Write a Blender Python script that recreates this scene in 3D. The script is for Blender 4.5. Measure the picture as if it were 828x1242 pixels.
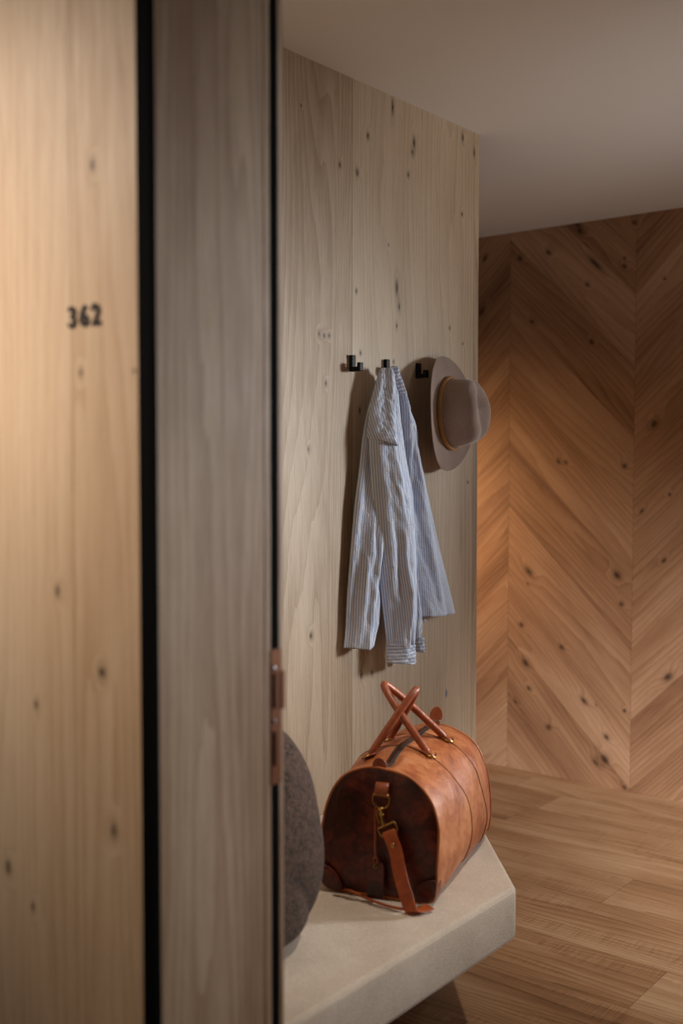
import bpy, bmesh, math, random
from mathutils import Vector, Matrix, noise
R = math.radians
PI = math.pi
S = bpy.context.scene
for o in list(bpy.data.objects): bpy.data.objects.remove(o)
COL = S.collection

# ------------------------------------------------------------------ camera
CAM = Vector((1.843, -3.006, 1.405)); HEAD = R(38.7); PITCH = R(2.63); FPX = 1324.0
cd = bpy.data.cameras.new('camera'); cam = bpy.data.objects.new('camera', cd); COL.objects.link(cam)
cam.location = CAM; cam.rotation_euler = (R(90) - PITCH, 0, HEAD)
cd.sensor_fit = 'HORIZONTAL'; cd.sensor_width = 24; cd.lens = 24 * FPX / 828
cd.dof.use_dof = True; cd.dof.focus_distance = 3.0; cd.dof.aperture_fstop = 2.15
cd.clip_start = .02
S.camera = cam

# ------------------------------------------------------------------ world, lights, exposure
wd = bpy.data.worlds.new('world'); S.world = wd; wd.use_nodes = True
wd.node_tree.nodes['Background'].inputs[0].default_value = (.75, .85, 1, 1)
wd.node_tree.nodes['Background'].inputs[1].default_value = .02
S.view_settings.view_transform = 'Standard'; S.view_settings.look = 'None'
S.view_settings.exposure = 0; S.view_settings.gamma = 1; S.view_settings.use_curve_mapping = False
try:
    S.cycles.use_denoising = True
    S.cycles.max_bounces = 10; S.cycles.diffuse_bounces = 6
    S.cycles.sample_clamp_indirect = 4
except Exception: pass

def area(name, loc, target, sx, sy, power, color, spread=180):
    l = bpy.data.lights.new(name, 'AREA'); l.shape = 'RECTANGLE'; l.size = sx; l.size_y = sy
    l.energy = power; l.color = color; l.spread = R(spread)
    o = bpy.data.objects.new(name, l); COL.objects.link(o); o.location = loc
    d = Vector(target) - Vector(loc)
    o.rotation_euler = d.to_track_quat('-Z', 'Y').to_euler()
    return o
# daylight through the tall window in the right wall, further down the room
area('window_daylight', (3.36, 2.6, 1.90), (3.36 - .60, 2.6 - .80, 1.765), .80, .7, 10.8, (.95, .98, 1.0), 28)
# added fill for the chevron wall and floor, set in an invented side window
area('side_fill', (3.36, -.75, 1.25), (.1, 1.15, -.30), .7, .8, 22, (1.0, .97, .96), 46)
# added upward fill that brightens the ceiling; stands for no known source
area('ceiling_fill', (3.36, -.75, .95), (.30, .30, 2.43), .7, .2, 2.2, (1.0, .96, .90), 40)
# corridor ceiling spot by the door number
area('corridor_light', (-.35, -2.95, 2.40), (.45, -2.05, 1.56), .35, .35, 6.6, (1.0, .85, .72), 58)
# wall lamp round the corner behind the hook wall
area('passage_light', (-1.45, .45, 1.25), (-1.0, 1.35, 1.05), .12, .35, 4.2, (1.0, .60, .30), 90)

# narrow ceiling downlight over the end of the bench, above the picture
_l = bpy.data.lights.new('bench_downlight', 'SPOT'); _l.energy = 54; _l.color = (1.0, .93, .84); _l.spot_size = R(50); _l.spot_blend = .7; _l.shadow_soft_size = .03
_o = bpy.data.objects.new('bench_downlight', _l); COL.objects.link(_o); _o.location = (1.05, -.90, 2.41)
_o.rotation_euler = (Vector((.55, -.95, .47)) - _o.location).to_track_quat('-Z', 'Y').to_euler()

# ------------------------------------------------------------------ helpers
def at(x, y, ax, v):
    """point on the plane coordinate[ax]==v that shows at photo pixel x,y"""
    fw = Vector((-math.sin(HEAD) * math.cos(PITCH), math.cos(HEAD) * math.cos(PITCH), -math.sin(PITCH)))
    rt = Vector((math.cos(HEAD), math.sin(HEAD), 0)); up = rt.cross(fw)
    r = fw + rt * ((x - 414) / FPX) + up * ((621 - y) / FPX)
    return CAM + r * ((v - CAM[ax]) / r[ax])

def tag(o, label=None, cat=None, group=None, kind=None):
    if label: o['label'] = label
    if cat: o['category'] = cat
    if group: o['group'] = group
    if kind: o['kind'] = kind
    return o
def obj(name, bm, mat=None, parent=None, smooth=False, loc=None):
    me = bpy.data.meshes.new(name)
    bmesh.ops.recalc_face_normals(bm, faces=bm.faces[:])
    bm.to_mesh(me); bm.free()
    o = bpy.data.objects.new(name, me); COL.objects.link(o)
    if mat: me.materials.append(mat)
    if smooth:
        for p in me.polygons: p.use_smooth = True
    if parent: o.parent = parent
    if loc: o.location = loc
    return o
def empty(name, loc, rz=0):
    o = bpy.data.objects.new(name, None); COL.objects.link(o); o.location = loc; o.rotation_euler = (0, 0, rz)
    o.empty_display_size = .05
    return o
def box(bm, x0, x1, y0, y1, z0, z1):
    vs = [bm.verts.new((x, y, z)) for x in (x0, x1) for y in (y0, y1) for z in (z0, z1)]
    for f in ((0,1,3,2),(4,6,7,5),(0,4,5,1),(2,3,7,6),(0,2,6,4),(1,5,7,3)): bm.faces.new([vs[i] for i in f])
def struct(name, bm, mat):
    return tag(obj(name, bm, mat), kind='structure')
def boxes(*bb):
    bm = bmesh.new()
    for b in bb: box(bm, *b)
    return bm
def bevel(o, w, seg=3, ang=30):
    m = o.modifiers.new('bevel', 'BEVEL'); m.width = w; m.segments = seg; m.limit_method = 'ANGLE'; m.angle_limit = R(ang)
    return o
def catmull(pts, n=8, closed=False):
    P = [Vector(p) for p in pts]; out = []; N = len(P)
    rng = range(N) if closed else range(N - 1)
    for i in rng:
        if closed: p0, p1, p2, p3 = P[i-1], P[i], P[(i+1) % N], P[(i+2) % N]
        else: p0, p1, p2, p3 = P[max(i-1, 0)], P[i], P[i+1], P[min(i+2, N-1)]
        for k in range(n):
            t = k / n
            out.append(.5 * ((2*p1) + (p2-p0)*t + (2*p0-5*p1+4*p2-p3)*t*t + (3*p1-p0-3*p2+p3)*t**3))
    if not closed: out.append(P[-1].copy())
    return out
def tube(bm, pts, r, seg=12, closed=False, flat=1.0, ref=(0, 0, 1), rs=None):
    """sweep an ellipse (r wide, r*flat thick) along pts"""
    n = len(pts); rings = []; side = None
    for i, p in enumerate(pts):
        a = pts[i-1] if (i or closed) else pts[0]; b = pts[(i+1) % n] if (closed or i < n-1) else pts[-1]
        t = (b - a).normalized()
        if side is None:
            side = t.cross(Vector(ref))
            if side.length < 1e-4: side = t.cross(Vector((1, 0, 0)))
            side.normalize()
        else:
            side = (side - t * side.dot(t)).normalized()
        nn = t.cross(side)
        rr = r * (rs[i] if rs else 1)
        rings.append([bm.verts.new(p + side * math.cos(2*PI*k/seg) * rr + nn * math.sin(2*PI*k/seg) * rr * flat) for k in range(seg)])
    m = n if closed else n - 1
    for i in range(m):
        A, B = rings[i], rings[(i+1) % n]
        for k in range(seg): bm.faces.new((A[k], A[(k+1) % seg], B[(k+1) % seg], B[k]))
    if not closed:
        bm.faces.new(rings[0][::-1]); bm.faces.new(rings[-1])
def strip(bm, pts, wdir, w, th):
    """a flat strap along pts; wdir(i) -> width direction; thickness th"""
    n = len(pts); rings = []
    for i, p in enumerate(pts):
        t = (pts[min(i+1, n-1)] - pts[max(i-1, 0)]).normalized()
        wv = Vector(wdir(i) if callable(wdir) else wdir); wv = (wv - t * wv.dot(t)).normalized()
        nn = t.cross(wv)
        e = th * .35
        q = [(-w/2, -th/2+e), (-w/2+e, -th/2), (w/2-e, -th/2), (w/2, -th/2+e), (w/2, th/2-e), (w/2-e, th/2), (-w/2+e, th/2), (-w/2, th/2-e)]
        rings.append([bm.verts.new(p + wv*a + nn*b) for a, b in q])
    for i in range(n-1):
        A, B = rings[i], rings[i+1]
        for k in range(8): bm.faces.new((A[k], A[(k+1) % 8], B[(k+1) % 8], B[k]))
    bm.faces.new(rings[0][::-1]); bm.faces.new(rings[-1])
def lerp(a, b, t): return a + (b - a) * t
def smooth01(t):
    t = max(0, min(1, t)); return t*t*(3-2*t)
def interp(tab, x):
    """piecewise cubic-ish interpolation of rows (x, a, b, ...)"""
    if x <= tab[0][0]: return tab[0][1:]
    for i in range(len(tab)-1):
        if x <= tab[i+1][0]:
            p1, p2 = tab[i], tab[i+1]; p0 = tab[max(i-1, 0)]; p3 = tab[min(i+2, len(tab)-1)]
            t = (x - p1[0]) / (p2[0] - p1[0]); out = []
            for k in range(1, len(p1)):
                m1 = (p2[k]-p0[k]) / max(p2[0]-p0[0], 1e-6) * (p2[0]-p1[0]); m2 = (p3[k]-p1[k]) / max(p3[0]-p1[0], 1e-6) * (p2[0]-p1[0])
                out.append((2*t**3-3*t*t+1)*p1[k] + (t**3-2*t*t+t)*m1 + (-2*t**3+3*t*t)*p2[k] + (t**3-t*t)*m2)
            return out
    return tab[-1][1:]

# ------------------------------------------------------------------ materials
class NT:
    def __init__(s, name):
        s.m = bpy.data.materials.new(name); s.m.use_nodes = True; s.t = s.m.node_tree; s.n = s.t.nodes; s.l = s.t.links
        s.b = s.n['Principled BSDF']
    def node(s, typ, **kw):
        n = s.n.new(typ)
        for k, v in kw.items(): setattr(n, k, v)
        return n
    def link(s, a, b): s.l.new(a, b)
    def setin(s, sock, v):
        if hasattr(v, 'is_output') or isinstance(v, bpy.types.NodeSocket): s.l.new(v, sock)
        else: sock.default_value = v
    def math(s, op, a, b=0.0, c=None, clamp=False):
        n = s.node('ShaderNodeMath', operation=op); n.use_clamp = clamp
        s.setin(n.inputs[0], a); s.setin(n.inputs[1], b)
        if c is not None: s.setin(n.inputs[2], c)
        return n.outputs[0]
    def vmath(s, op, a, b=None):
        n = s.node('ShaderNodeVectorMath', operation=op); s.setin(n.inputs[0], a)
        if b is not None: s.setin(n.inputs[1], b)
        return n.outputs['Value'] if op in ('LENGTH', 'DOT_PRODUCT', 'DISTANCE') else n.outputs[0]
    def noise(s, vec, scale, detail=3, rough=.5, dist=0):
        n = s.node('ShaderNodeTexNoise'); s.setin(n.inputs['Vector'], vec); n.inputs['Scale'].default_value = scale
        n.inputs['Detail'].default_value = detail; n.inputs['Roughness'].default_value = rough; n.inputs['Distortion'].default_value = dist
        return n.outputs['Fac']
    def rng(s, v, a, b, c=0., d=1., smooth=False):
        n = s.node('ShaderNodeMapRange'); n.clamp = True
        if smooth: n.interpolation_type = 'SMOOTHSTEP'
        s.setin(n.inputs[0], v)
        for i, x in zip((1, 2, 3, 4), (a, b, c, d)): n.inputs[i].default_value = x
        return n.outputs[0]
    def mix(s, f, a, b, mode='MIX'):
        n = s.node('ShaderNodeMix', data_type='RGBA', blend_type=mode)
        s.setin(n.inputs[0], f); s.setin(n.inputs[6], a); s.setin(n.inputs[7], b)
        return n.outputs[2]
    def comb(s, x, y, z=0.):
        n = s.node('ShaderNodeCombineXYZ')
        for i, v in enumerate((x, y, z)): s.setin(n.inputs[i], v)
        return n.outputs[0]
    def sep(s, v):
        n = s.node('ShaderNodeSeparateXYZ'); s.setin(n.inputs[0], v); return n.outputs
    def bump(s, h, strength=.2, dist=.002):
        n = s.node('ShaderNodeBump'); n.inputs['Strength'].default_value = strength; n.inputs['Distance'].default_value = dist
        s.setin(n.inputs['Height'], h); s.link(n.outputs[0], s.b.inputs['Normal'])
    def ret(s, color, rough):
        s.setin(s.b.inputs['Base Color'], color); s.setin(s.b.inputs['Roughness'], rough); return s.m
def c4(r, g, b): return (r, g, b, 1)
def srgb(r, g, b):
    f = lambda c: (c/255/12.92) if c/255 < .04045 else ((c/255+.055)/1.055)**2.4
    return (f(r), f(g), f(b), 1)

def plain(name, col, rough=.6, metal=0., bump=None):
    N = NT(name); N.b.inputs['Metallic'].default_value = metal
    tc = N.node('ShaderNodeTexCoord').outputs['Object']
    f = N.noise(tc, 40, 4)
    c = N.mix(N.rng(f, .3, .7), col, tuple(x*.88 for x in col[:3]) + (1,))
    if bump: N.bump(N.noise(tc, bump[0], 4), bump[1], .001)
    return N.ret(c, rough)

def wood(name, light, mid, dark, mode='wall', axes=(1, 2), knots=(), planks=(), rough=.55, contour=13., fine=1., spot_dark=1., kscale=.95, rw=.42, cross=0., blue=None):
    """oak: contour-line grain running along v, fine fibre, pores, knots, tone shift per plank"""
    N = NT(name)
    tc = N.node('ShaderNodeTexCoord')
    o = N.sep(tc.outputs['Object'])
    wu, wv = o[axes[0]], o[axes[1]]
    if mode == 'wall':
        u, v = wu, wv
        tone = 0.5; seam = None; off = 0.0
        cuts = sorted(planks)
        idx = None
        for i, p in enumerate(cuts):
            g = N.math('GREATER_THAN', u, p)
            idx = g if idx is None else N.math('ADD', idx, g)
            d = N.math('ABSOLUTE', N.math('SUBTRACT', u, p))
            m = N.rng(d, 0.0006, .0022, 1, 0)
            seam = m if seam is None else N.math('MAXIMUM', seam, m)
        if idx is None: idx = 0.0
        wn = N.node('ShaderNodeTexWhiteNoise', noise_dimensions='1D'); N.setin(wn.inputs['W'], N.math('ADD', idx, 3.3))
        rnd = wn.outputs['Value']
    else:
        uvn = N.node('ShaderNodeUVMap'); uvn.uv_map = 'UVMap'
        uv = N.sep(uvn.outputs[0]); u, v = uv[0], uv[1]
        at_ = N.node('ShaderNodeAttribute'); at_.attribute_name = 'rnd'; rnd = at_.outputs['Fac']; seam = None
    off = N.math('MULTIPLY', rnd, 37.)
    # knots
    kmask = None; kpush = None; kblue = None
    wvec = N.comb(wu, wv, 0.)
    for (ku, kv, ks, kr, asp) in knots:
        # chained on the last result so that the shader compiler can free its slots
        wv_ = wvec if kmask is None else N.vmath('ADD', wvec, N.math('MULTIPLY', N.math('ADD', kmask, kpush), 1e-6))
        mp = N.node('ShaderNodeMapping', vector_type='TEXTURE'); N.setin(mp.inputs[0], wv_)
        mp.inputs['Location'].default_value = (ku, kv, 0); mp.inputs['Rotation'].default_value = (0, 0, kr); mp.inputs['Scale'].default_value = (ks*kscale, ks*asp*kscale, 1)
        L = N.vmath('LENGTH', mp.outputs[0])
        k = N.rng(L, .1, 1.15, 1, 0, True)
        p = N.rng(L, 0., 3.4, 1, 0, True)
        kmask = k if kmask is None else N.math('MAXIMUM', kmask, k)
        kpush = p if kpush is None else N.math('ADD', kpush, p)
    uo = N.math('ADD', u, off)
    warp = N.noise(N.comb(N.math('MULTIPLY', uo, 5.), N.math('MULTIPLY', v, 1.3), off), 1.0, 2)
    # contour field
    fld = N.noise(N.comb(N.math('MULTIPLY', uo, 6.5), N.math('MULTIPLY', v, .55), off), 1.0, 1.5, .4)
    fv = N.math('MULTIPLY', fld, contour)
    fv = N.math('ADD', fv, N.math('MULTIPLY', u, 38.))
    if kpush is not None: fv = N.math('ADD', fv, N.math('MULTIPLY', kpush, 1.3))
    jit = N.noise(N.comb(N.math('MULTIPLY', uo, 60.), N.math('MULTIPLY', v, 5.), off), 1.0, 3)
    fv = N.math('ADD', fv, N.math('MULTIPLY', jit, .35))
    ring = N.math('FRACT', fv)
    ring = N.math('POWER', ring, 1.8)
    fibre = N.noise(N.comb(N.math('MULTIPLY', uo, 330.), N.math('MULTIPLY', v, 9.), off), 1.0, 3, .65)
    pores = N.noise(N.comb(N.math('MULTIPLY', uo, 700.), N.math('MULTIPLY', v, 28.), off), 1.0, 2)
    pores = N.rng(pores, .60, .70)
    blot = N.noise(N.comb(N.math('MULTIPLY', uo, 7.), N.math('MULTIPLY', v, 1.1), off), 1.0, 3)
    f = N.math('ADD', N.math('MULTIPLY', ring, .26), N.math('MULTIPLY', N.rng(fibre, .3, .7), .30 * fine))
    f = N.math('ADD', f, N.math('MULTIPLY', N.rng(blot, .3, .72), .55))
    f = N.math('ADD', f, N.math('MULTIPLY', N.math('SUBTRACT', rnd, .5), rw), clamp=True)
    if cross:
        cs = N.noise(N.comb(N.math('MULTIPLY', uo, 9.), N.math('MULTIPLY', v, 240.), off), 1.0, 2)
        cm = N.rng(N.noise(N.comb(N.math('MULTIPLY', uo, 9.), N.math('MULTIPLY', v, 2.), 5.), 1.0, 2), .48, .62)
        f = N.math('ADD', f, N.math('MULTIPLY', N.math('MULTIPLY', N.rng(cs, .45, .65), cm), cross), clamp=True)
    ramp = N.node('ShaderNodeValToRGB'); N.setin(ramp.inputs[0], f)
    e = ramp.color_ramp.elements; e[0].position = .10; e[0].color = light; e[1].position = .95; e[1].color = dark
    m = e.new(.5); m.color = mid
    col = ramp.outputs[0]
    col = N.mix(N.math('MULTIPLY', pores, .22), col, tuple(x*.45 for x in dark[:3]) + (1,))
    if kmask is not None:
        kn = N.noise(N.comb(N.math('MULTIPLY', wu, 120.), N.math('MULTIPLY', wv, 120.), 0.), 1.0, 3)
        halo = N.rng(kpush, .35, 1.0, 0, .34, True)
        col = N.mix(halo, col, tuple(x*.55 for x in dark[:3]) + (1,))
        kk = N.math('MULTIPLY', kmask, N.rng(kn, .30, .55, .55, 1.), clamp=True)
        col = N.mix(N.math('MULTIPLY', kk, .92 * spot_dark), col, c4(.022, .012, .008))
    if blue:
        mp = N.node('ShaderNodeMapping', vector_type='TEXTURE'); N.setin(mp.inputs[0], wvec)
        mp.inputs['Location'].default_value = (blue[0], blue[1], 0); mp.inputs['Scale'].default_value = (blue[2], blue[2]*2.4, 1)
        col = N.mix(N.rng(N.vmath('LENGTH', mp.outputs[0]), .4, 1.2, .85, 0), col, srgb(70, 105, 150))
    if seam is not None and cuts:
        col = N.mix(N.math('MULTIPLY', seam, .55), col, tuple(x*.45 for x in dark[:3]) + (1,))
    N.bump(N.math('ADD', N.math('MULTIPLY', fibre, .5), N.math('MULTIPLY', ring, .5)), .12, .0015)
    N.b.inputs['Specular IOR Level'].default_value = .35
    return N.ret(col, N.rng(fibre, .2, .8, rough - .06, rough + .1))

def kn(lst, ax, v, rot=0.):
    out = []
    for it in lst:
        x, y, s = it[:3]; asp = it[3] if len(it) > 3 else 1.6; r = it[4] if len(it) > 4 else rot
        p = at(x, y, ax, v); out.append((p[1] if ax == 0 else p[0], p[2], s, r, asp))
    return out
HK = kn([(446,165,.008),(433,209,.009),(476,130,.008,4),(502,173,.009,2.5),(500,185,.007),(495,212,.006),(561,167,.008,2),(481,349,.010,3),(484,372,.006,2.5),(432,353,.006),
         (545,398,.005),(561,417,.005,1.),(437,444,.001),(437,428,.006),(395,465,.006),(477,439,.005),(387,405,.006),(393,407,.006),(399,407,.005),(471,297,.003),
         (377,771,.008,1.5),(438,819,.009),(451,816,.006),(567,585,.005,1.2),(481,395,.005,2),(436,498,.006,2),(560,260,.006),(575,185,.007,2.5),(365,128,.004),(412,200,.006,2), (374,545,.006)], 0, 0.)
oak_wall = wood('pale_oak_panel', srgb(208, 190, 166), srgb(190, 170, 146), srgb(160, 136, 110), axes=(1, 2), knots=HK,
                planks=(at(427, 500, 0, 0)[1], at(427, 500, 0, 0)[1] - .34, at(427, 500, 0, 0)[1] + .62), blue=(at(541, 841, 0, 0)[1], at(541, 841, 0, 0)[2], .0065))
CK = kn([(703,280,.015,1.6),(665,306,.012,1.4),(769,270,.010),(757,323,.009),(757,313,.006),(588,313,.012,2,-.6),(584,378,.012,2.5,-.6),(645,390,.010),(712,345,.008),
         (717,415,.010,1.5),(793,514,.017,1.4,-.5),(677,560,.010),(686,561,.008),(757,565,.013,1.2),(812,600,.008,1.),(778,620,.008,2,-.7),(748,698,.016,1.5),(641,693,.016,2.2),
         (805,680,.008,2,-.7),(640,708,.006),(632,758,.012,1.4),(681,785,.012,1.4),(637,804,.017,1.6),(641,835,.009),(625,851,.008),(665,882,.015,1.2),(708,850,.013,2),(757,862,.010,1.),
         (810,821,.018,1.6,-.8),(735,894,.012,1.6),(733,921,.022,1.3),(722,925,.010,2.6),(757,955,.009),(753,733,.010,1.3),(700,272,.012,2),(722,320,.012,5.),(806,338,.007,1,-.7),(630,314,.009), (723,855,.004)], 1, 1.35, R(45))
oak_back = wood('chevron_oak', srgb(184, 148, 118), srgb(158, 120, 90), srgb(116, 80, 56), mode='uv', axes=(0, 2), knots=CK, contour=10, fine=.8, rw=.30)
oak_floor = wood('oak_floorboard', srgb(188, 156, 122), srgb(158, 120, 86), srgb(108, 74, 48), mode='uv', axes=(0, 1), knots=(), rough=.42, contour=12, cross=.22, rw=.20, fine=.7)
FK = kn([(70,717,.008,1.4),(122,815,.006),(112,200,.007),(138,1008,.009),(10,1052,.009),(44,855,.006),(163,450,.004,1.2),(98,452,.005),(125,816,.007),(40,1100,.005,2)], 1, -2.045)
oak_front = wood('warm_oak_panel', srgb(222, 198, 168), srgb(208, 180, 148), srgb(184, 150, 116), axes=(0, 2), knots=FK, planks=(.59, .2, -.3))
JK = [(at(291, 306, 0, .757)[1], at(291, 306, 0, .757)[2], .006, 0, 1.3), (at(272, 474, 0, .757)[1], at(272, 474, 0, .757)[2], .005, 0, 1.6),
      (at(283, 476, 0, .757)[1], at(283, 476, 0, .757)[2], .005, 0, 1.6), (at(210, 3, 0, .757)[1], at(210, 3, 0, .757)[2], .007, 0, 1.)]
oak_jamb = wood('door_frame_oak', srgb(208, 184, 158), srgb(186, 158, 130), srgb(146, 112, 84), axes=(1, 2), knots=JK)
plaster = plain('ceiling_plaster', srgb(232, 232, 232), .9, 0, (300, .02))
plaster.node_tree.nodes['Noise Texture'].inputs['Scale'].default_value = 400
wall_paint = plain('taupe_wall_paint', srgb(118, 96, 80), .9)
black_metal = plain('black_powder_coat', c4(.008, .008, .009), .55, 0); black_metal.node_tree.nodes['Principled BSDF'].inputs['Specular IOR Level'].default_value = .2
black_rubber = plain('black_seal', c4(.003, .003, .003), .9); black_rubber.node_tree.nodes['Principled BSDF'].inputs['Specular IOR Level'].default_value = .05
seam_dark = plain('dark_gap', c4(.03, .02, .014), .9)
brass = plain('aged_brass', srgb(190, 150, 84), .32, 1.0)
bronze = plain('brown_bronze', srgb(122, 74, 46), .45, .6)
steel = plain('steel', srgb(170, 175, 178), .3, 1.0)

# ------------------------------------------------------------------ room
CH = 2.435; YB = 1.35
def board_wall(name, quads, mat):
    """quads: list of (pts[4..], uvs, rnd)"""
    bm = bmesh.new(); uvl = bm.loops.layers.uv.new('UVMap'); at_ = bm.faces.layers.float.new('rnd')
    for pts, uvs, rn in quads:
        vs = [bm.verts.new(p) for p in pts]
        f = bm.faces.new(vs); f[at_] = rn
        for lp, w in zip(f.loops, uvs): lp[uvl].uv = w
    return bm
def clip(poly, nrm, d):
    out = []
    for i in range(len(poly)):
        a, b = poly[i], poly[(i+1) % len(poly)]
        da, db = a.dot(nrm) - d, b.dot(nrm) - d
        if da <= 0: out.append(a)
        if (da < 0 < db) or (db < 0 < da): out.append(a + (b-a) * (da/(da-db)))
    return out
rnd = random.Random(5)
# floor boards, running along X
rows = [-5.0]
while rows[-1] < -.5: rows.append(rows[-1] + .22)
rows = [r for r in rows if r < -.6] + [-.40, -.14, .185, .43, .69, .90, 1.12, 1.35, 1.6, 1.85, 2.1, 2.35, 2.6, 2.85, 3.1, 3.35, 3.6, 3.85, 4.1]
q = []
fixed = {.69: (-.30,), .43: (), .185: (.35,), -.14: (-.2,), -.40: (.70,), .90: (-.27,), 1.12: (-.5,)}
for i in range(len(rows)-1):
    y0, y1 = rows[i]+.0004, rows[i+1]-.0004
    cuts = [-2.2]; x = -2.2 + rnd.uniform(.3, 1.6)
    fx = fixed.get(rows[i])
    if fx is not None: cuts += list(fx)
    else:
        while x < 3.6: cuts.append(x); x += rnd.uniform(1.4, 2.1)
    cuts.append(3.9)
    for j in range(len(cuts)-1):
        a, b = cuts[j]+.0004, cuts[j+1]-.0004
        pts = [Vector((a, y0, 0)), Vector((b, y0, 0)), Vector((b, y1, 0)), Vector((a, y1, 0))]
        q.append((pts, [(p.y, p.x) for p in pts], rnd.random()))
bm = board_wall('floor', q, oak_floor)
fl = struct('floor', bm, oak_floor); fl.data.materials.append(seam_dark)
b2 = bmesh.new(); b2.from_mesh(fl.data); n0 = len(b2.faces); box(b2, -2.2, 3.9, -5, 4.1, -.10, -.0008)
b2.faces.ensure_lookup_table()
for f in b2.faces[n0:]: f.material_index = 1
b2.to_mesh(fl.data); b2.free()

# chevron boards on the back wall, mirrored about vertical seams
q = []; W = .598; XS = -.67; ZS = .309; SP = .299
for c in range(-2, 3):
    xa = XS + c*W; xb = xa + W; xb = min(xb, .92)
    if xa >= .92: continue
    xa = max(xa, -1.70)
    down = (c % 2 == 0)
    for k in range(-6, 14):
        z0 = ZS + k*SP
        X0 = XS + c*W; X1 = X0 + W
        if not down: zl, zr = z0 - W, z0
        else: zl, zr = z0, z0 - W
        sl = (zr - zl) / W
        pts = [Vector((X0, 0, zl)), Vector((X1, 0, zr)), Vector((X1, 0, zr+SP-.0008)), Vector((X0, 0, zl+SP-.0008))]
        for nrm, d in ((Vector((0,0,1)), CH), (Vector((0,0,-1)), 0), (Vector((1,0,0)), xb-.0004), (Vector((-1,0,0)), -xa-.0004)):
            if len(pts) > 2: pts = clip(pts, nrm, d)
        if len(pts) < 3: continue
        dr = Vector((1, 0, sl)).normalized(); pr = Vector((-dr.z, 0, dr.x))
        uvs = [(p.dot(pr), p.dot(dr)) for p in pts]
        q.append(([Vector((p.x, YB, p.z)) for p in pts], uvs, rnd.random()))
bm = board_wall('wall_back', q, oak_back)
wb = struct('wall_back', bm, oak_back); wb.data.materials.append(seam_dark)
b2 = bmesh.new(); b2.from_mesh(wb.data); n0 = len(b2.faces); box(b2, -1.70, .92, YB+.0008, YB+.12, 0, CH)
b2.faces.ensure_lookup_table()
for f in b2.faces[n0:]: f.material_index = 1
b2.to_mesh(wb.data); b2.free()

struct('ceiling', boxes((-2.2, 3.9, -5, 4.1, CH, CH+.1)), plaster)
wl = struct('wall_left', boxes((-.10, 0, -1.79, -.012, 0, CH)), oak_wall)
# entrance wall with the doorway: number side faces the corridor
struct('wall_front', boxes((-2.2, .732, -2.045, -1.80, 0, CH), (1.83, 3.9, -2.045, -1.80, 0, CH), (.732, 1.83, -2.045, -1.80, 2.16, CH)), oak_front)
struct('wall_passage', boxes((-1.82, -1.70, -1.8, 1.47, 0, CH)), wall_paint)
w1 = (2.12, 3.08); z1 = (1.50, 2.30); w2 = (-1.10, -.40); z2 = (.85, 1.65); X0, X1 = 3.40, 3.52
struct('wall_right', boxes((X0, X1, -1.8, w2[0], 0, CH), (X0, X1, w2[1], w1[0], 0, CH), (X0, X1, w1[1], 4.1, 0, CH),
       (X0, X1, w2[0], w2[1], 0, z2[0]), (X0, X1, w2[0], w2[1], z2[1], CH), (X0, X1, w1[0], w1[1], 0, z1[0]), (X0, X1, w1[0], w1[1], z1[1], CH)), wall_paint)
struct('wall_far', boxes((-1.7, 3.52, 3.98, 4.1, 0, CH)), wall_paint)
struct('wall_corridor', boxes((-2.2, 3.9, -5.0, -4.88, 0, CH)), wall_paint)
# window frames in the right wall; the second only serves the added side fill
for i, ((a, b), (c, d)) in enumerate(((w1, z1), (w2, z2))):
    bm = boxes((X0+.04, X0+.09, a, a+.045, c, d), (X0+.04, X0+.09, b-.045, b, c, d), (X0+.04, X0+.09, a+.045, b-.045, c, c+.045), (X0+.04, X0+.09, a+.045, b-.045, d-.045, d))
    struct('window_%d' % (i+1), bm, black_metal)


# door frame: black strip standing in for the dark of the shadow gap, oak lining, rebate with seal and strike plate
fr = empty('door_1', (.757, -2.045, 0)); tag(fr, kind='structure')
def frel(bm): bmesh.ops.translate(bm, vec=(-.757, 2.045, 0), verts=bm.verts); return bm
obj('shadow_gap_strip', frel(boxes((.732, .7575, -2.047, -2.037, 0, 2.15), )), black_rubber, fr)
jy1 = -1.824
bm = bmesh.new(); box(bm, .733, .757, -2.037, -1.832, 0, 2.15); box(bm, .733, .7545, -1.832, -1.8295, 0, 2.15); box(bm, .733, .757, -1.8295, -1.818, 0, 2.15)
lining = obj('lining', frel(bm), None, fr); lining.location = (0, 0, 0)
def frame_mat():
    return oak_jamb
lining.data.materials.append(oak_jamb)
sealb = bmesh.new()
zs = at(330, 788, 0, .757)[2], at(330, 952, 0, .757)[2]
box(sealb, .733, .7560, -1.818, -1.800, zs[0], 2.15); box(sealb, .733, .7560, -1.818, -1.800, 0, zs[1])
obj('seal', frel(sealb), black_rubber, fr)
obj('rebate_edge', frel(boxes((.733, .7572, -1.800, -1.791, 0, 2.15))), oak_jamb, fr)
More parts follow.
